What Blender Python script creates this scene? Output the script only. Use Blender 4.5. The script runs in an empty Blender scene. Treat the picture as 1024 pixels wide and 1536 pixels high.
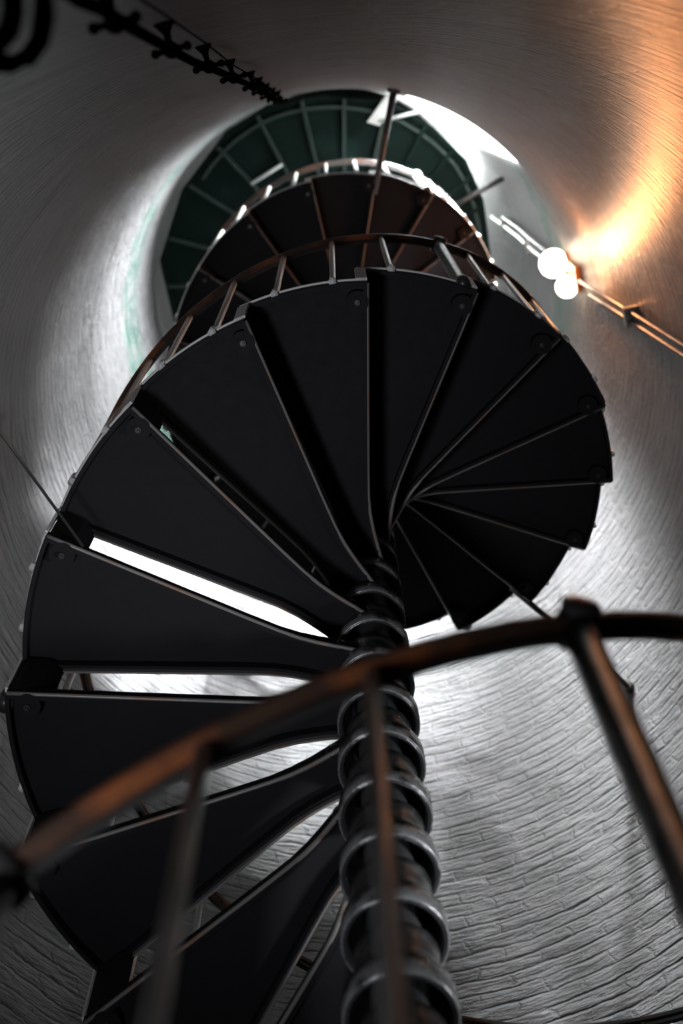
import bpy, bmesh, math, random
from math import sin, cos, pi
from mathutils import Vector, Matrix
random.seed(4)
C = bpy.context.scene.collection
S = 0.85                      # metres: outer radius of the stair treads
H = 0.236                     # rise of one step, in tread radii
DTH = 0.379                   # turn of one step
TH0 = 2.2148                  # direction of the back edge of step 0
OV = 0.03
RAIL = 1.055
ZF = -4.6
ZL = 8.0                      # landing
ZC = 13.0

# ------------------------------------------------------------------ helpers
def mesh_from(bm, name, mat, smooth=False):
    bmesh.ops.recalc_face_normals(bm, faces=bm.faces)
    me = bpy.data.meshes.new(name)
    bm.to_mesh(me); bm.free()
    me.materials.append(mat)
    if smooth:
        for p in me.polygons: p.use_smooth = True
    return me
def link(name, me, parent=None, rotz=0.0, loc=(0, 0, 0)):
    o = bpy.data.objects.new(name, me)
    C.objects.link(o)
    o.location = loc; o.rotation_euler = (0, 0, rotz)
    if parent: o.parent = parent
    return o
def obj(name, bm, mat, parent=None, smooth=False):
    return link(name, mesh_from(bm, name, mat, smooth), parent)
def thing(name, label, cat, loc=(0, 0, 0), group=None):
    o = bpy.data.objects.new(name, None); C.objects.link(o)
    o.location = loc; o['label'] = label; o['category'] = cat
    o.empty_display_size = .1
    if group: o['group'] = group
    return o
def V(x, y, z): return Vector((x * S, y * S, z * S))
def P(r, th, z): return V(r * cos(th), r * sin(th), z)

def prism(bm, pts, z0, z1):
    a = [bm.verts.new(V(x, y, z0)) for x, y in pts]
    b = [bm.verts.new(V(x, y, z1)) for x, y in pts]
    n = len(pts)
    bm.faces.new(a[::-1]); bm.faces.new(b)
    for i in range(n): bm.faces.new((a[i], a[(i+1) % n], b[(i+1) % n], b[i]))
def ring_prism(bm, outer, inner, z0, z1):
    n = len(outer)
    L = [[bm.verts.new(V(x, y, z)) for x, y in q] for q, z in ((outer, z0), (inner, z0), (inner, z1), (outer, z1))]
    for i in range(n):
        j = (i + 1) % n
        for k in range(4):
            l = (k + 1) % 4
            bm.faces.new((L[k][i], L[k][j], L[l][j], L[l][i]))
def inset(pts, d):
    n = len(pts); out = []
    for i in range(n):
        p0, p1, p2 = (Vector(pts[(i + k) % n]) for k in (-1, 0, 1))
        e1 = (p1 - p0).normalized(); e2 = (p2 - p1).normalized()
        n1 = Vector((-e1.y, e1.x)); n2 = Vector((-e2.y, e2.x))
        m = n1 + n2
        if m.length < 1e-6: m = n1
        m.normalize()
        out.append(tuple(p1 + m * d / max(.45, m.dot(n1))))
    return out
def lathe(bm, prof, seg=24, center=(0, 0), closed=False):
    rings = []
    for r, z in prof:
        rings.append([bm.verts.new(V(center[0] + r * cos(2*pi*i/seg), center[1] + r * sin(2*pi*i/seg), z)) for i in range(seg)])
    pairs = list(zip(rings, rings[1:])) + ([(rings[-1], rings[0])] if closed else [])
    for a, b in pairs:
        for i in range(seg):
            j = (i + 1) % seg
            bm.faces.new((a[i], a[j], b[j], b[i]))
    if not closed:
        bm.faces.new(rings[0][::-1]); bm.faces.new(rings[-1])
def tube(bm, pts, r, seg=12, sect=None, up=None):
    """sweep a section along world-space points (metres); r in metres or list."""
    n = len(pts); rings = []
    prev = None
    for i, p in enumerate(pts):
        t = (pts[min(i+1, n-1)] - pts[max(i-1, 0)]).normalized()
        u = up(i) if up else None
        if u is None:
            u = prev if prev is not None else (Vector((0, 0, 1)) if abs(t.z) < .9 else Vector((1, 0, 0)))
        u = (u - t * u.dot(t)).normalized(); prev = u
        v = t.cross(u)
        rr = r[i] if isinstance(r, (list, tuple)) else r
        if sect: q = [(a * rr, b * rr) for a, b in sect]
        else: q = [(rr * cos(2*pi*k/seg), rr * sin(2*pi*k/seg)) for k in range(seg)]
        rings.append([bm.verts.new(p + u * a + v * b) for a, b in q])
    m = len(rings[0])
    for a, b in zip(rings, rings[1:]):
        for k in range(m):
            l = (k + 1) % m
            bm.faces.new((a[k], a[l], b[l], b[k]))
    bm.faces.new(rings[0][::-1]); bm.faces.new(rings[-1])
def ball(bm, c, r, u=16, v=10, sz=1.0):
    m = Matrix.Translation(c) @ Matrix.Diagonal((1, 1, sz, 1))
    bmesh.ops.create_uvsphere(bm, u_segments=u, v_segments=v, radius=r, matrix=m)
def box(bm, c, ax, ay, az, sx, sy, sz):
    vs = []
    for a in (-1, 1):
        for b in (-1, 1):
            for d in (-1, 1):
                vs.append(bm.verts.new(c + ax * a * sx / 2 + ay * b * sy / 2 + az * d * sz / 2))
    for f in ((0,1,3,2),(4,6,7,5),(0,4,5,1),(2,3,7,6),(0,2,6,4),(1,5,7,3)):
        bm.faces.new([vs[i] for i in f])

# ------------------------------------------------------------------ materials
def base(name):
    m = bpy.data.materials.new(name); m.use_nodes = True
    nt = m.node_tree; return m, nt, nt.nodes['Principled BSDF']
def metal(name, col, rough, rust=None, rust_lo=.55, bump=.25, spec=.5, metallic=0.0, scale=30, green=None):
    m, nt, b = base(name)
    N = nt.nodes; L = nt.links
    tc = N.new('ShaderNodeTexCoord')
    n1 = N.new('ShaderNodeTexNoise'); n1.inputs['Scale'].default_value = scale; n1.inputs['Detail'].default_value = 6
    L.new(tc.outputs['Object'], n1.inputs['Vector'])
    if rust:
        n2 = N.new('ShaderNodeTexNoise'); n2.inputs['Scale'].default_value = scale * .35; n2.inputs['Detail'].default_value = 8
        L.new(tc.outputs['Object'], n2.inputs['Vector'])
        cr = N.new('ShaderNodeValToRGB')
        cr.color_ramp.elements[0].position = rust_lo; cr.color_ramp.elements[0].color = (*col, 1)
        cr.color_ramp.elements[1].position = rust_lo + .12; cr.color_ramp.elements[1].color = (*rust, 1)
        L.new(n2.outputs['Fac'], cr.inputs['Fac']); L.new(cr.outputs['Color'], b.inputs['Base Color'])
    else:
        b.inputs['Base Color'].default_value = (*col, 1)
    mr = N.new('ShaderNodeMapRange'); mr.inputs[3].default_value = max(.05, rough - .1); mr.inputs[4].default_value = rough + .15
    L.new(n1.outputs['Fac'], mr.inputs['Value']); L.new(mr.outputs[0], b.inputs['Roughness'])
    bp = N.new('ShaderNodeBump'); bp.inputs['Strength'].default_value = bump; bp.inputs['Distance'].default_value = .003
    L.new(n1.outputs['Fac'], bp.inputs['Height']); L.new(bp.outputs['Normal'], b.inputs['Normal'])
    b.inputs['Specular IOR Level'].default_value = spec
    b.inputs['Metallic'].default_value = metallic
    return m
M_tread = metal('black_cast_iron', (.012, .012, .014), .55, rust=(.03, .018, .012), rust_lo=.68, spec=.12)
M_hub = metal('glossy_black_iron', (.03, .031, .032), .2, rust=(.03, .022, .018), rust_lo=.64, spec=.9, bump=.6, scale=45)
M_band = metal('lit_band_iron', (.26, .265, .27), .25, rust=(.06, .06, .06), rust_lo=.52, metallic=.5, bump=.7, scale=40)  # paler than the hub: light on the lip faces is in the colour
M_edge = metal('lit_edge_iron', (.16, .155, .15), .35, rust=(.2, .12, .08), rust_lo=.58, spec=.6)  # paler than the treads: light along their edges is in the colour
M_rail = metal('brown_handrail', (.05, .028, .02), .34, rust=(.20, .065, .025), rust_lo=.5, spec=.6, scale=18)
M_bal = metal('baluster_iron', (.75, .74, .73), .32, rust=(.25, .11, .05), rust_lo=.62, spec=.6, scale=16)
M_post = metal('post_iron', (.03, .03, .03), .35, rust=(.12, .05, .02), rust_lo=.62, spec=.6)
M_green = metal('green_painted_iron', (.0025, .0075, .006), .6, rust=(.008, .02, .017), rust_lo=.58, spec=.04, scale=6)
M_rib = metal('green_rib_paint', (.02, .032, .028), .5, spec=.08, scale=12)
M_pale = metal('white_painted_iron', (.6, .62, .6), .4, scale=14)
M_pipe = metal('grey_conduit', (.42, .42, .41), .3, spec=.6, metallic=.3)
M_cable = metal('black_cable', (.004, .004, .004), .8, spec=0)
M_brass = metal('rusty_bracket', (.30, .12, .03), .35, metallic=.4)

def emit(name, col, s):
    m, nt, b = base(name)
    b.inputs['Base Color'].default_value = (*col, 1)
    b.inputs['Emission Color'].default_value = (*col, 1); b.inputs['Emission Strength'].default_value = s
    return m
M_sky = emit('daylit_window_glass', (.93, .98, 1.0), 6)
M_bulb = emit('lit_lamp_glass', (1.0, .78, .55), 16)

def wall_mat():
    m, nt, b = base('painted_brick'); N = nt.nodes; L = nt.links
    uv = N.new('ShaderNodeUVMap'); uv.uv_map = 'UVMap'
    nz = N.new('ShaderNodeTexNoise'); nz.inputs['Scale'].default_value = 6; nz.inputs['Detail'].default_value = 9; nz.inputs['Roughness'].default_value = .62
    L.new(uv.outputs[0], nz.inputs['Vector'])
    sub = N.new('ShaderNodeVectorMath'); sub.operation = 'SUBTRACT'; sub.inputs[1].default_value = (.5, .5, .5)
    L.new(nz.outputs['Color'], sub.inputs[0])
    sc = N.new('ShaderNodeVectorMath'); sc.operation = 'MULTIPLY'; sc.inputs[1].default_value = (.16, .062, 0)
    L.new(sub.outputs[0], sc.inputs[0])
    ad = N.new('ShaderNodeVectorMath'); ad.operation = 'ADD'
    L.new(uv.outputs[0], ad.inputs[0]); L.new(sc.outputs[0], ad.inputs[1])
    br = N.new('ShaderNodeTexBrick')
    br.inputs['Scale'].default_value = 1.0; br.inputs['Brick Width'].default_value = .24; br.inputs['Row Height'].default_value = .078
    br.inputs['Mortar Size'].default_value = .0085; br.inputs['Mortar Smooth'].default_value = 1
    br.inputs['Color1'].default_value = (1, 1, 1, 1); br.inputs['Color2'].default_value = (.7, .7, .7, 1); br.inputs['Mortar'].default_value = (0, 0, 0, 1)
    L.new(ad.outputs[0], br.inputs['Vector'])
    # broad patches where thick paint hides the joints
    pn = N.new('ShaderNodeTexNoise'); pn.inputs['Scale'].default_value = 6; pn.inputs['Detail'].default_value = 7
    L.new(uv.outputs[0], pn.inputs['Vector'])
    pr = N.new('ShaderNodeMapRange'); pr.inputs[1].default_value = .42; pr.inputs[2].default_value = .56; pr.inputs[3].default_value = .0; pr.inputs[4].default_value = 1
    L.new(pn.outputs['Fac'], pr.inputs['Value'])
    b2 = N.new('ShaderNodeTexBrick')
    b2.inputs['Scale'].default_value = 1.0; b2.inputs['Brick Width'].default_value = 400; b2.inputs['Row Height'].default_value = .078
    b2.inputs['Mortar Size'].default_value = .012; b2.inputs['Mortar Smooth'].default_value = .9
    L.new(ad.outputs[0], b2.inputs['Vector'])
    vw = N.new('ShaderNodeMath'); vw.operation = 'MULTIPLY'; vw.inputs[1].default_value = .4; L.new(br.outputs['Fac'], vw.inputs[0])
    mxx = N.new('ShaderNodeMath'); mxx.operation = 'MAXIMUM'; L.new(vw.outputs[0], mxx.inputs[0]); L.new(b2.outputs['Fac'], mxx.inputs[1])
    inv = N.new('ShaderNodeMath'); inv.operation = 'MULTIPLY'
    L.new(mxx.outputs[0], inv.inputs[0]); L.new(pr.outputs[0], inv.inputs[1])
    fn = N.new('ShaderNodeTexNoise'); fn.inputs['Scale'].default_value = 26; fn.inputs['Detail'].default_value = 7; fn.inputs['Roughness'].default_value = .6
    st = N.new('ShaderNodeVectorMath'); st.operation = 'MULTIPLY'; st.inputs[1].default_value = (.45, 1.3, 1)
    L.new(uv.outputs[0], st.inputs[0]); L.new(st.outputs[0], fn.inputs['Vector'])
    h1 = N.new('ShaderNodeMath'); h1.operation = 'MULTIPLY'; h1.inputs[1].default_value = -1.0
    L.new(inv.outputs[0], h1.inputs[0])
    h2 = N.new('ShaderNodeMath'); h2.operation = 'MULTIPLY_ADD'; h2.inputs[1].default_value = 2.3
    L.new(fn.outputs['Fac'], h2.inputs[0]); L.new(h1.outputs[0], h2.inputs[2])
    # each brick sits at its own depth
    sp = N.new('ShaderNodeSeparateColor'); L.new(br.outputs['Color'], sp.inputs[0])
    h3 = N.new('ShaderNodeMath'); h3.operation = 'MULTIPLY_ADD'; h3.inputs[1].default_value = .5
    L.new(sp.outputs[0], h3.inputs[0]); L.new(h2.outputs[0], h3.inputs[2])
    gv = N.new('ShaderNodeVectorMath'); gv.operation = 'MULTIPLY'; gv.inputs[1].default_value = (1.6, 6.5, 1)
    gr_ = N.new('ShaderNodeTexNoise'); gr_.inputs['Scale'].default_value = 1.6; gr_.inputs['Detail'].default_value = 8; gr_.inputs['Roughness'].default_value = .6
    L.new(uv.outputs[0], gv.inputs[0]); L.new(gv.outputs[0], gr_.inputs['Vector'])
    h4 = N.new('ShaderNodeMath'); h4.operation = 'MULTIPLY_ADD'; h4.inputs[1].default_value = 2.8
    L.new(gr_.outputs['Fac'], h4.inputs[0]); L.new(h3.outputs[0], h4.inputs[2]); h3 = h4
    bp = N.new('ShaderNodeBump'); bp.inputs['Strength'].default_value = 1.0; bp.inputs['Distance'].default_value = .028
    L.new(h3.outputs[0], bp.inputs['Height']); L.new(bp.outputs['Normal'], b.inputs['Normal'])
    # colours: off-white paint, dirty joints, a green painted belt higher up
    mx = N.new('ShaderNodeMix'); mx.data_type = 'RGBA'
    mx.inputs['A'].default_value = (.215, .213, .217, 1); mx.inputs['B'].default_value = (.13, .129, .131, 1)
    L.new(inv.outputs[0], mx.inputs['Factor'])
    dn = N.new('ShaderNodeTexNoise'); dn.inputs['Scale'].default_value = 3.5; dn.inputs['Detail'].default_value = 9; dn.inputs['Roughness'].default_value = .65
    L.new(uv.outputs[0], dn.inputs['Vector'])
    dr = N.new('ShaderNodeMapRange'); dr.inputs[1].default_value = .35; dr.inputs[2].default_value = .7; dr.inputs[3].default_value = 1.0; dr.inputs[4].default_value = .72
    L.new(dn.outputs['Fac'], dr.inputs['Value'])
    ml = N.new('ShaderNodeMix'); ml.data_type = 'RGBA'; ml.blend_type = 'MULTIPLY'; ml.inputs['Factor'].default_value = 1
    L.new(mx.outputs['Result'], ml.inputs['A']); L.new(dr.outputs[0], ml.inputs['B'])
    su = N.new('ShaderNodeSeparateXYZ'); L.new(ad.outputs[0], su.inputs[0])
    bl = N.new('ShaderNodeValToRGB')
    e = bl.color_ramp.elements
    e[0].position = .0; e[0].color = (0, 0, 0, 1); e[1].position = 1; e[1].color = (0, 0, 0, 1)
    for p, v in ((.30, 0), (.36, .9), (.56, .9), (.64, 0)):
        q = e.new(p); q.color = (v, v, v, 1)
    mr = N.new('ShaderNodeMapRange'); mr.inputs[1].default_value = 5.6; mr.inputs[2].default_value = 7.8
    L.new(su.outputs[1], mr.inputs['Value']); L.new(mr.outputs[0], bl.inputs['Fac'])
    gm = N.new('ShaderNodeMath'); gm.operation = 'MULTIPLY'
    gr = N.new('ShaderNodeMapRange'); gr.inputs[1].default_value = .38; gr.inputs[2].default_value = .6
    L.new(pn.outputs['Fac'], gr.inputs['Value']); L.new(bl.outputs['Color'], gm.inputs[0]); L.new(gr.outputs[0], gm.inputs[1])
    mg = N.new('ShaderNodeMix'); mg.data_type = 'RGBA'; mg.inputs['B'].default_value = (.05, .14, .105, 1)
    L.new(gm.outputs[0], mg.inputs['Factor']); L.new(ml.outputs['Result'], mg.inputs['A'])
    L.new(mg.outputs['Result'], b.inputs['Base Color'])
    b.inputs['Roughness'].default_value = .34; b.inputs['Specular IOR Level'].default_value = .6
    return m
M_wall = wall_mat()
M_floor = metal('dark_floor', (.09, .085, .08), .7, scale=8)
M_ceil = metal('dark_ceiling', (.05, .07, .065), .7, scale=5)

# ------------------------------------------------------------------ the tower wall
def RW(z):
    if z <= 5.66: return 1.65 - .057 * (z - 3.07)
    t = min(1, (z - 5.66) / 2.4)
    return 1.65 - .057 * 2.59 - .057 * (z - 5.66) * (1 - .55 * t) 
NS = 256; ST = 2 * pi / NS
WJ0, WJ1 = -47, -23; WZ0, WZ1 = 6.2, 9.0
bm = bmesh.new(); uvl = bm.loops.layers.uv.new('UVMap')
nz = int(round((ZC - ZF) / .2))
grid = [[bm.verts.new(P(RW(ZF + .2 * i), ST * j, ZF + .2 * i)) for j in range(NS)] for i in range(nz + 1)]
for i in range(nz):
    z = ZF + .2 * (i + .5)
    for j in range(NS):
        js = j - NS if j > NS // 2 else j
        if WJ0 <= js < WJ1 and WZ0 < z < WZ1: continue
        f = bm.faces.new((grid[i][(j+1) % NS], grid[i][j], grid[i+1][j], grid[i+1][(j+1) % NS]))
        f.smooth = True
        uvs = ((j+1, i), (j, i), (j, i+1), (j+1, i+1))
        for lp, (a, c) in zip(f.loops, uvs): lp[uvl].uv = (a * ST * 1.53, ZF + .2 * c)
me = bpy.data.meshes.new('wall_round'); bm.to_mesh(me); bm.free(); me.materials.append(M_wall)
w = link('wall_round', me); w['kind'] = 'structure'; w['label'] = 'white painted brick wall of the round tapering tower'
sol = w.modifiers.new('thickness', 'SOLIDIFY'); sol.thickness = .16 * S; sol.offset = -1
for nm, z0, z1, mt in (('floor', ZF - .1, ZF, M_floor), ('ceiling', ZC, ZC + .1, M_ceil)):
    bm = bmesh.new(); r = RW(ZF if nm == 'floor' else ZC) + .14
    prism(bm, [(r * cos(2*pi*i/96), r * sin(2*pi*i/96)) for i in range(96)], z0, z1)
    o = obj(nm, bm, mt); o['kind'] = 'structure'
# window: frame set in the opening, glass behind it
win = thing('window_1', 'tall daylit window high in the tower wall beside the landing', 'window'); win['kind'] = 'structure'; del win['category']
a0, a1 = WJ0 * ST, WJ1 * ST
def on_wall(th, z, out): return P(RW(z) + out, th, z)
bm = bmesh.new(); n = 12
q = [[bm.verts.new(on_wall(a0 + (a1-a0)*i/n, z, .012)) for i in range(n+1)] for z in (WZ0, WZ1)]
for i in range(n): bm.faces.new((q[0][i], q[0][i+1], q[1][i+1], q[1][i]))
pane = obj('window_pane', bm, M_sky, win)
bm = bmesh.new()
sq = [(-1, -1), (1, -1), (1, 1), (-1, 1)]
def arc(z, out, b0=a0, b1=a1, n=14): return [on_wall(b0 + (b1-b0)*i/n, z, out) for i in range(n+1)]
rad = lambda th: Vector((cos(th), sin(th), 0))
for z in (WZ0 + .02, WZ1 - .02): tube(bm, arc(z, .025), .02 * S, sect=sq)
for th in (a0 + .012, a1 - .012):
    tube(bm, [on_wall(th, WZ0, .025), on_wall(th, WZ1, .025)], .02 * S, sect=sq, up=lambda i, th=th: rad(th))
obj('window_frame', bm, M_pale, win)

# ------------------------------------------------------------------ the staircase
stair = thing('spiral_staircase', 'black cast iron spiral staircase winding up a central pole in the middle of the tower', 'staircase', (0, 0, ZF * S))
OZ = Vector((0, 0, -ZF * S))       # children are placed in world space, stair empty sits on the floor
def shift(o): o.location = o.location + OZ; return o
bm = bmesh.new()
lathe(bm, [(.056, ZF), (.056, ZL + 1.3), (.04, ZL + 1.34)], 28)
shift(obj('central_pole', bm, M_hub, stair, True))
bm = bmesh.new()
lathe(bm, [(.2, ZF), (.2, ZF + .03), (.1, ZF + .08), (.09, ZF + .2)], 32)
shift(obj('pole_base', bm, M_hub, stair, True))

# outline of a tread; back edge at angle 0, front edge at -(DTH+OV)
A = DTH + OV; RO = 1.006
pts = []
rs = [.085, .10, .12, .15, .19, .24, .3, .4, .6, .8, .92]
def flare(r): return .052 * max(0, (.34 - r) / .26) ** 2
for r in rs:                                   # front edge outwards
    a = -A - flare(r) / r; pts.append((r * cos(a), r * sin(a)))
pts.append((RO * cos(-A), RO * sin(-A)))
for i in range(1, 12): a = -A + A * i / 12; pts.append((RO * cos(a), RO * sin(a)))
pts.append((RO, 0))
for r in rs[::-1]:
    a = flare(r) / r; pts.append((r * cos(a), r * sin(a)))
inn = inset(pts, .012)
bm = bmesh.new(); prism(bm, pts, -.013, 0)
me_plate = mesh_from(bm, 'tread', M_tread)
# downturned rim: curb along front, back and outer edge
bm = bmesh.new(); ring_prism(bm, pts, inn, -.050, -.0125)
me_rim = mesh_from(bm, 'tread_flange', M_tread)
# bead on the back edge, made paler for the light along it
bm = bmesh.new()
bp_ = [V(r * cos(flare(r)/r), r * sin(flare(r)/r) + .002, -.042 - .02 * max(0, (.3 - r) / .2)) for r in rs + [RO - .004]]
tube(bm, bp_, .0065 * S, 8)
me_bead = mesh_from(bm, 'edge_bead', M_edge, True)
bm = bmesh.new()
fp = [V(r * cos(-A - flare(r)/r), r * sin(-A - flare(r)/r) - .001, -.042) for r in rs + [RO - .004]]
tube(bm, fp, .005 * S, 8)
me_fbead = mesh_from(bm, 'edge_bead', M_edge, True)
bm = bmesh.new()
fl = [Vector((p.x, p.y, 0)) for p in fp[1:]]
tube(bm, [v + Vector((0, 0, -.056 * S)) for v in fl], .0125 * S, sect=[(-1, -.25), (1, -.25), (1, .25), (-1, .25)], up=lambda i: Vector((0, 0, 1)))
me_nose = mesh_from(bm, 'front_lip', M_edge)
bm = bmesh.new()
tube(bm, [P(1.009, -A + (A - .002) * i / 14, -.004) for i in range(15)], .0042 * S, 8)  # pale strip added as the highlight along the outer rim
me_lit_rim = mesh_from(bm, 'lit_rim', M_bal, True)
# hub: hollow flared skirt around the pole
bm = bmesh.new()
lathe(bm, [(.106, -.150), (.107, -.096), (.102, -.090), (.084, -.085), (.084, -.02), (.086, .035), (.074, .055), (.058, .058),
           (.058, .02), (.070, .0), (.074, -.06), (.092, -.118), (.097, -.150)], 36, closed=True)
me_hub = mesh_from(bm, 'hub', M_hub, True)
# band round the mouth of the skirt, its lit gleam put into the colour
bm = bmesh.new()
lathe(bm, [(.1055, -.152), (.110, -.150), (.110, -.094), (.1055, -.092)], 36, closed=True)
me_lip = mesh_from(bm, 'hub_band', M_band, True)
# cast eye standing beside the hub at the back edge
bm = bmesh.new()
ep = [V(.118 + .014 * cos(t), .035, -.035 + .028 * sin(t)) for t in [2*pi*i/20 for i in range(21)]]
tube(bm, ep, .004 * S, 8)
me_eye = mesh_from(bm, 'cast_eye', M_hub, True)
# round lug and bolt under the outer back corner, strut up to the next tread
bm = bmesh.new()
lp = [(.945 + .036 * cos(t), -.030 + .036 * sin(t)) for t in [2*pi*i/24 for i in range(24)]]
prism(bm, lp, -.050, -.013)
me_lug = mesh_from(bm, 'lug_plate', M_tread)
bm = bmesh.new()
prism(bm, [(.945 + .010 * cos(pi/3*i), -.030 + .010 * sin(pi/3*i)) for i in range(6)], -.060, -.050)
prism(bm, [(.945 + .005 * cos(pi/4*i), -.030 + .005 * sin(pi/4*i)) for i in range(8)], -.068, -.060)
me_bolt = mesh_from(bm, 'bolt', M_post)
bm = bmesh.new()
w0 = -OV
prism(bm, [(1.0, w0 + .002), (1.0, .0), (.93, -.002), (.885, -OV * .9), (.93, -OV)], 0, H - .04)
me_br = mesh_from(bm, 'riser_bracket', M_tread)
bm = bmesh.new()
box(bm, V(1.010, -.016, .5 * H - .02), Vector((1, 0, 0)), Vector((0, 1, 0)), Vector((0, 0, 1)), .008 * S, .036 * S, (H - .03) * S)
me_sp = mesh_from(bm, 'spacer_plate', M_bal)
K0, K1 = -19, 34
treads = {}
for k in range(K0, K1 + 1):
    th = TH0 + k * DTH
    t = link('tread', me_plate, stair, th, (0, 0, k * H * S)); shift(t)
    treads[k] = t
    for nm, me in (('tread_flange', me_rim), ('edge_bead', me_bead), ('front_lip', me_nose), ('lit_rim', me_lit_rim), ('hub', me_hub), ('hub_band', me_lip),
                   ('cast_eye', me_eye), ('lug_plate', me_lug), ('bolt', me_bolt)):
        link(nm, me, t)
    if k < K1:
        link('riser_bracket', me_br, t); link('spacer_plate', me_sp, t)

def zr(th): return (th - TH0) / DTH * H
# handrail
kk = [K0 + .2 + i * .1 for i in range(int((K1 - K0 - .2) * 10) + 1)]
pp = [P(1.0, TH0 + k * DTH, k * H + RAIL) for k in kk]
sect = [(-.5, -1), (.2, -1), (.5, -.6), (.5, .6), (.2, 1), (-.5, 1)]
bm = bmesh.new(); tube(bm, pp, .0175 * S, sect=sect, up=lambda i: Vector((0, 0, 1)))
shift(obj('handrail', bm, M_rail, stair, False))
# thin light bar welded under the rail on its inner side
bm = bmesh.new(); tube(bm, [P(.992, TH0 + k * DTH, k * H + RAIL - .022) for k in kk], .005 * S, sect=sq, up=lambda i: Vector((0, 0, 1)))
shift(obj('rail_bar', bm, M_post, stair))
posts = {8: -.13, -9: -.04, -11: .14, 25: -.1, 3: -.1, 14: -.1, 19: -.1, 30: -.1}
post_k = {k + f for k, f in posts.items()}
def upright(k, r, name, mat):
    th = TH0 + k * DTH; kt = math.ceil(k - 1e-6); zb = kt * H - .035; zt = k * H + RAIL - .008
    bm = bmesh.new()
    tube(bm, [P(1.012, th, zb), P(1.012, th, zb + .06), P(1.002, th, zb + .1), P(1.0, th, zt)], r * S, 14)
    o = shift(obj(name, bm, mat, stair, True))
    bm = bmesh.new(); c = P(1.012, th, zb + .02); ra = rad(th); ta = Vector((-sin(th), cos(th), 0))
    box(bm, c, ra, ta, Vector((0, 0, 1)), .012 * S, r * 2.2 * S, .03 * S)
    link('baluster_foot', mesh_from(bm, 'baluster_foot', mat), o)
    return o, th, zt
for k in range(-13, K1 + 1):
    for f in (-.77, -.28):
        kb = k + f
        if kb < -13 or any(abs(kb - p) < .28 for p in post_k): continue
        upright(kb, .0105, 'baluster', M_bal)
for kp in sorted(post_k):
    o, th, zt = upright(kp, .023, 'post', M_post)
    ta = Vector((-sin(th), cos(th), 0)); ra = rad(th)
    bm = bmesh.new(); c = P(1.0, th, zt + .012)
    tube(bm, [c - ra * .034 * S, c - ra * .03 * S, c + ra * .03 * S, c + ra * .034 * S], [.012*S, .027*S, .027*S, .012*S], 18)
    ball(bm, c, .031 * S)
    link('post_cap', mesh_from(bm, 'post_cap', M_post, True), o)
# tie rods to the wall
for k, r, sk in ((4, .0045, .30), (13, .014, .01), (24, .02, .01)):
    th = TH0 + k * DTH; z = k * H - .03
    bm = bmesh.new()
    tube(bm, [P(.90, th + .01, z), P(RW(z) + .01, th + .01 + sk, z)], r * S, 12)
    o = shift(obj('tie_rod', bm, M_post, stair, True))
    bm = bmesh.new(); e = P(RW(z) - .02, th + .01 + sk, z)
    tube(bm, [e, e + rad(th) * .03 * S], r * 2.0 * S, 14)
    link('rod_end', mesh_from(bm, 'rod_end', M_post), o)

# ------------------------------------------------------------------ the landing
land = thing('landing_platform', 'dark green ribbed iron landing overhead, reached by the top of the spiral staircase', 'landing', (0, 0, 0))
prof = [(-3.75, 1.28), (-3.2, 1.36), (-2.86, 1.425), (-2.46, 1.41), (-2.07, 1.43), (-1.82, 1.43), (-1.54, 1.40), (-1.21, 1.37),
        (-1.1, 1.36), (-.89, 1.33), (-.62, 1.29), (-.37, 1.22), (-.03, 1.14), (.15, 1.12), (.3, 1.09)]
def rland(a):
    for (x0, r0), (x1, r1) in zip(prof, prof[1:]):
        if x0 <= a <= x1: return r0 + (r1 - r0) * (a - x0) / (x1 - x0)
    return 1.1
out = [(r * cos(a), r * sin(a)) for a, r in prof]
# finer inner arc around the pole
inner = [(.12 * cos(a), .12 * sin(a)) for a in [.3 - 4.05 * i / 16 for i in range(17)]]
bm = bmesh.new(); prism(bm, out + inner, ZL, ZL + .03)
obj('deck', bm, M_green, land)
bm = bmesh.new()
tube(bm, [V(x * .985, y * .985, ZL - .02) for x, y in out], .022 * S, sect=[(-1, -.4), (1, -.4), (1, .4), (-1, .4)], up=lambda i: Vector((0, 0, 1)))
obj('edge_beam', bm, M_green, land)
bm = bmesh.new()
rp = [P(rland(a) * .93, a, ZL - .035) for a in [-2.35 + .1 * i for i in range(24)]]
tube(bm, rp, .012 * S, sect=sq, up=lambda i: Vector((0, 0, 1)))
obj('ring_bar', bm, M_rib, land)
for a in (-3.25, -3.0, -2.73, -2.42, -2.16, -1.89, -1.64, -1.41, -1.17, -.93, -.72, -.53, -.34, -.1, .12):
    bm = bmesh.new(); r1 = rland(a) * .975
    tube(bm, [P(.12, a, ZL - .03), P(r1, a, ZL - .03)], .03 * S, sect=[(-1, -.42), (1, -.42), (1, .42), (-1, .42)], up=lambda i: Vector((0, 0, 1)))
    obj('rib', bm, M_rib if a < -1 else M_green, land)
bm = bmesh.new(); tube(bm, [P(1.02, -2.16, ZL - .07), P(1.0, -1.89, ZL - .07)], .013 * S, 10)
obj('pale_bar', bm, M_pale, land, True)  # pale bar added in place of the gap of light between ribs
bm = bmesh.new(); tube(bm, [P(1.02, -.45, ZL - .07), P(RW(ZL) - .02, -.42, ZL - .07)], .02 * S, 12)
obj('wall_bar', bm, M_post, land, True)
bm = bmesh.new(); tube(bm, [P(1.22, -1.20, ZL - .09), P(RW(ZL) - .01, -.95, ZL - .09)], .012 * S, 8)
obj('pale_bar', bm, M_pale, land, True)
bm = bmesh.new()
c0, c1, c2, c3 = P(1.20, -1.27, ZL - .08), P(1.19, -1.19, ZL - .08), P(1.40, -1.13, ZL - .08), P(1.41, -1.19, ZL - .08)
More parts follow.
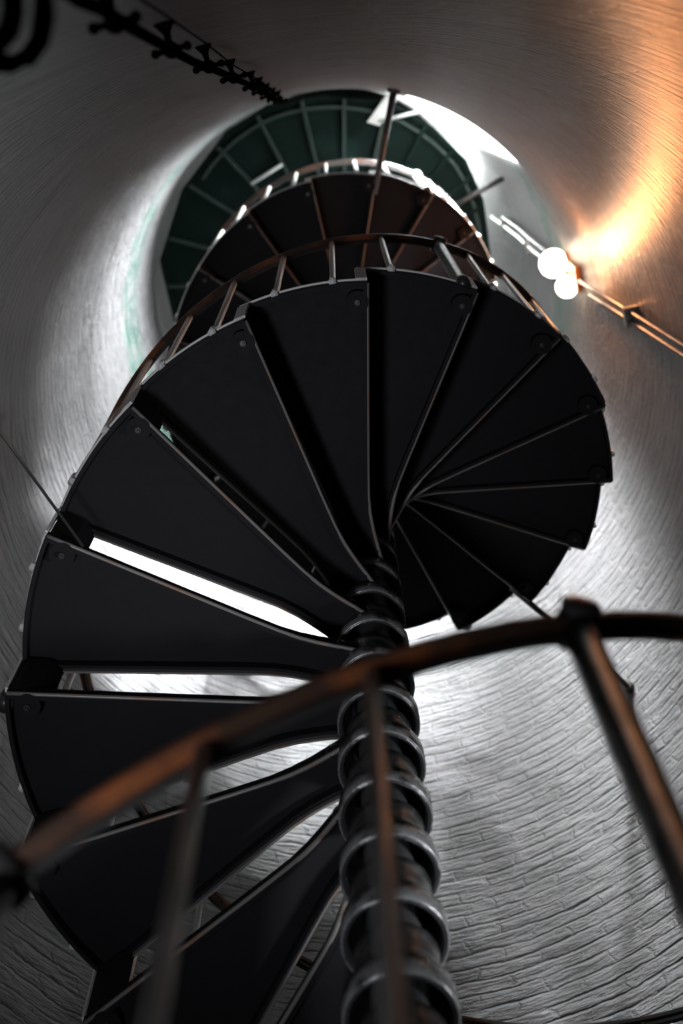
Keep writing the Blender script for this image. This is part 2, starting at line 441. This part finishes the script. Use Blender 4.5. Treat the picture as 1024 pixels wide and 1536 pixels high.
lo = [bm.verts.new(c) for c in (c0, c1, c2, c3)]; hi = [bm.verts.new(c + Vector((0, 0, .015))) for c in (c0, c1, c2, c3)]
bm.faces.new(lo[::-1]); bm.faces.new(hi)
for i in range(4): bm.faces.new((lo[i], lo[(i+1) % 4], hi[(i+1) % 4], hi[i]))
obj('gusset_plate', bm, M_pale, land)

CAM = Vector((.1479, -1.6959, -2.7663)) * S
def q_rot(v):
    a = Vector(v).length; return Matrix.Rotation(a, 3, Vector(v).normalized())
RM = q_rot((.3198, .0164, -.1645)); FPX = 2094.78
def ray(x, y): return RM.transposed() @ Vector(((x - 512) / FPX, (y - 768) / FPX, 1))
def hit(x, y, off):
    d = ray(x, y); t = .3
    while t < 20:
        p = CAM + d * t
        if math.hypot(p.x, p.y) > (RW(p.z / S) - off) * S and t > 1.2: return p
        t += .01
    return p

# ------------------------------------------------------------------ cable with wall clamps
cab = thing('wall_cable', 'black cable climbing the dark brick wall on flared clamps up to the landing', 'cable', P(RW(-2), -1.697, -2))
inv = -cab.location
def put(o, parent): o.location = o.location - parent.location; return o
cpath = [hit(x, y, .055) for x, y in ((60, -40), (118, 0), (150, 12), (205, 46), (257, 75), (290, 93), (320, 104), (352, 118), (385, 132), (400, 142), (415, 150), (432, 158))]
bm = bmesh.new(); tube(bm, cpath, .0105 * S, 10)
put(obj('cable', bm, M_cable, cab, True), cab)
bm = bmesh.new()
tube(bm, [hit(x, y, .03) for x, y in ((205, -5), (250, 24), (310, 66), (350, 98), (385, 118), (425, 148))], .0022 * S, 6)
put(obj('thin_wire', bm, M_cable, cab, True), cab)
for x, y in ((172, 34), (257, 75), (313, 100), (350, 117), (380, 130), (392, 137), (403, 144), (412, 149), (420, 152)):
    c = hit(x, y, .055); th = math.atan2(c.y, c.x); z = c.z / S; ra = rad(th); ta = Vector((-sin(th), cos(th), 0))
    bm = bmesh.new(); wpt = P(RW(z), th, z)
    tube(bm, [c, c + ra * .02 * S, c + ra * .034 * S, wpt + ra * .004 * S], [.010*S, .007*S, .009*S, .026*S], 12)
    ball(bm, c, .018 * S, 12, 8)
    tube(bm, [c - ta * .034 * S, c + ta * .034 * S], .006 * S, 8)
    ball(bm, c - ta * .034 * S, .010 * S, 8, 6); ball(bm, c + ta * .034 * S, .010 * S, 8, 6)
    put(obj('clamp', bm, M_cable, cab, True), cab)
# drooping spare loops close to the camera
lo = thing('hanging_cable_loop', 'blurred black loops of spare cable hanging on the wall at the upper left', 'cable', tuple(hit(40, 40, .1)))
for pxs in (((60, -60), (64, -20), (66, 20), (60, 60), (42, 86), (15, 96), (-15, 92), (-50, 70)), ((12, -60), (18, -20), (20, 15), (14, 45), (-2, 64), (-25, 70))):
    bm = bmesh.new(); tube(bm, [hit(x, y, .12) for x, y in pxs], .012 * S, 10)
    put(obj('loop', bm, M_cable, lo, True), lo)

# ------------------------------------------------------------------ conduit and lamp on the right
con = thing('wall_conduit', 'pair of grey conduit pipes running up the right wall past the lit lamp', 'pipe', P(RW(3), -.06, 3))
def pipe(z0, z1, th, r, off, name='pipe', mat=M_pipe):
    bm = bmesh.new(); n = 8
    tube(bm, [P(RW(z0 + (z1-z0)*i/n) - off, th, z0 + (z1-z0)*i/n) for i in range(n+1)], r * S, 12)
    put(obj(name, bm, mat, con, True), con)
pipe(2.6, 5.5, -.052, .014, .05, mat=M_post); pipe(2.6, 5.75, -.085, .012, .045, mat=M_post)
pipe(6.6, 9.6, -.07, .022, .05); pipe(6.6, 9.0, -.115, .012, .04)
for z in (3.3, 4.6, 7.6, 8.9):
    bm = bmesh.new(); th = -.07; ra = rad(th); ta = Vector((-sin(th), cos(th), 0))
    box(bm, P(RW(z) - .035, th, z), ra, ta, Vector((0, 0, 1)), .085 * S, .1 * S, .05 * S)
    put(obj('pipe_clip', bm, M_pipe, con), con)
b1 = hit(830, 395, .10); b2 = hit(850, 430, .09)
lamp = thing('wall_lamp', 'lit twin globe lamp on the right wall beside the conduit', 'lamp', tuple(hit(845, 412, 0)))
for c, r in ((b1, .092), (b2, .070)):
    bm = bmesh.new(); ball(bm, c, r * S, 24, 16)
    bulb = put(obj('lamp_globe', bm, M_bulb, lamp, True), lamp)
    ra = Vector((c.x, c.y, 0)).normalized()
    bm = bmesh.new()
    tube(bm, [c + ra * r * .7 * S, c + ra * (r + .02) * S, c + ra * .13 * S], [.05 * S, .055 * S, .03 * S], 18)
    put(obj('lamp_collar', bm, M_brass, lamp, True), lamp)
ra = Vector((lamp.location.x, lamp.location.y, 0)).normalized(); ta = Vector((-ra.y, ra.x, 0))
bm = bmesh.new(); cc = (b1 + b2) / 2; rr = math.hypot(cc.x, cc.y)
box(bm, cc + ra * (RW(cc.z / S) * S - rr - .012), ra, ta, Vector((0, 0, 1)), .03 * S, .14 * S, .4 * S)
put(obj('back_plate', bm, M_brass, lamp), lamp)

# ------------------------------------------------------------------ lights
def area(name, loc, target, sx, sy, power, col, spread=pi):
    l = bpy.data.lights.new(name, 'AREA'); l.shape = 'RECTANGLE'; l.size = sx; l.size_y = sy
    l.energy = power; l.color = col; l.spread = spread
    o = bpy.data.objects.new(name, l); C.objects.link(o); o.location = loc
    o.rotation_euler = (target - loc).to_track_quat('-Z', 'Y').to_euler()
    return o
thw = (a0 + a1) / 2
area('window_daylight', P(RW(7.3) - .02, thw, 7.3), P(1.6, 1.78, 3.7), .62, 1.1, 1450, (.95, .98, 1.0), .88)
area('window_side_daylight', P(RW(7.3) - .03, thw, 7.2), P(1.4, -2.95, 5.8), .5, 1.0, 150, (.95, .98, 1.0), 1.1)
lp_ = bpy.data.lights.new('lamp_light', 'POINT'); lp_.energy = 19; lp_.color = (1.0, .34, .10); lp_.shadow_soft_size = .06
o = bpy.data.objects.new('lamp_light', lp_); C.objects.link(o); rin = Vector((b1.x, b1.y, 0)).normalized(); o.location = hit(866, 392, .12)
area('low_fill_light', P(1.6, -2.2, -3.2), P(.8, .7, 5), .3, .5, 4, (.92, .94, 1.0), .9)  # added fill light from below, no door is built; lifts the right treads
area('side_fill_light', P(1.8, .1, -1.6), P(0, 0, -.2), .2, .4, 4, (.95, .97, 1.0), .75)  # added unseen light at the right, brightens the hub bands
area('top_fill_light', P(.55, -.3, ZC - .2), P(.9, -.3, 8), .5, .5, 13, (.93, 1.0, .97), 1.6)  # added unseen light under the closed ceiling, lifts the wall above the landing
w_ = bpy.data.worlds.new('World'); bpy.context.scene.world = w_; w_.use_nodes = True
w_.node_tree.nodes['Background'].inputs[0].default_value = (.5, .6, .7, 1); w_.node_tree.nodes['Background'].inputs[1].default_value = .05

# ------------------------------------------------------------------ camera
cd = bpy.data.cameras.new('camera'); cam = bpy.data.objects.new('camera', cd); C.objects.link(cam)
Rt = RM.transposed()
R4 = Matrix((( Rt[0][0], -Rt[0][1], -Rt[0][2]), (Rt[1][0], -Rt[1][1], -Rt[1][2]), (Rt[2][0], -Rt[2][1], -Rt[2][2]))).to_4x4()
cam.matrix_world = Matrix.Translation(CAM) @ R4
cd.sensor_fit = 'VERTICAL'; cd.sensor_height = 24; cd.lens = FPX * 24 / 1536
cd.clip_start = .02
cd.dof.use_dof = True; cd.dof.focus_distance = 4.2 * S; cd.dof.aperture_fstop = 1.8
bpy.context.scene.camera = cam
vs = bpy.context.scene.view_settings
vs.view_transform = 'Standard'; vs.look = 'None'; vs.gamma = 1; vs.use_curve_mapping = False; vs.exposure = 0.0
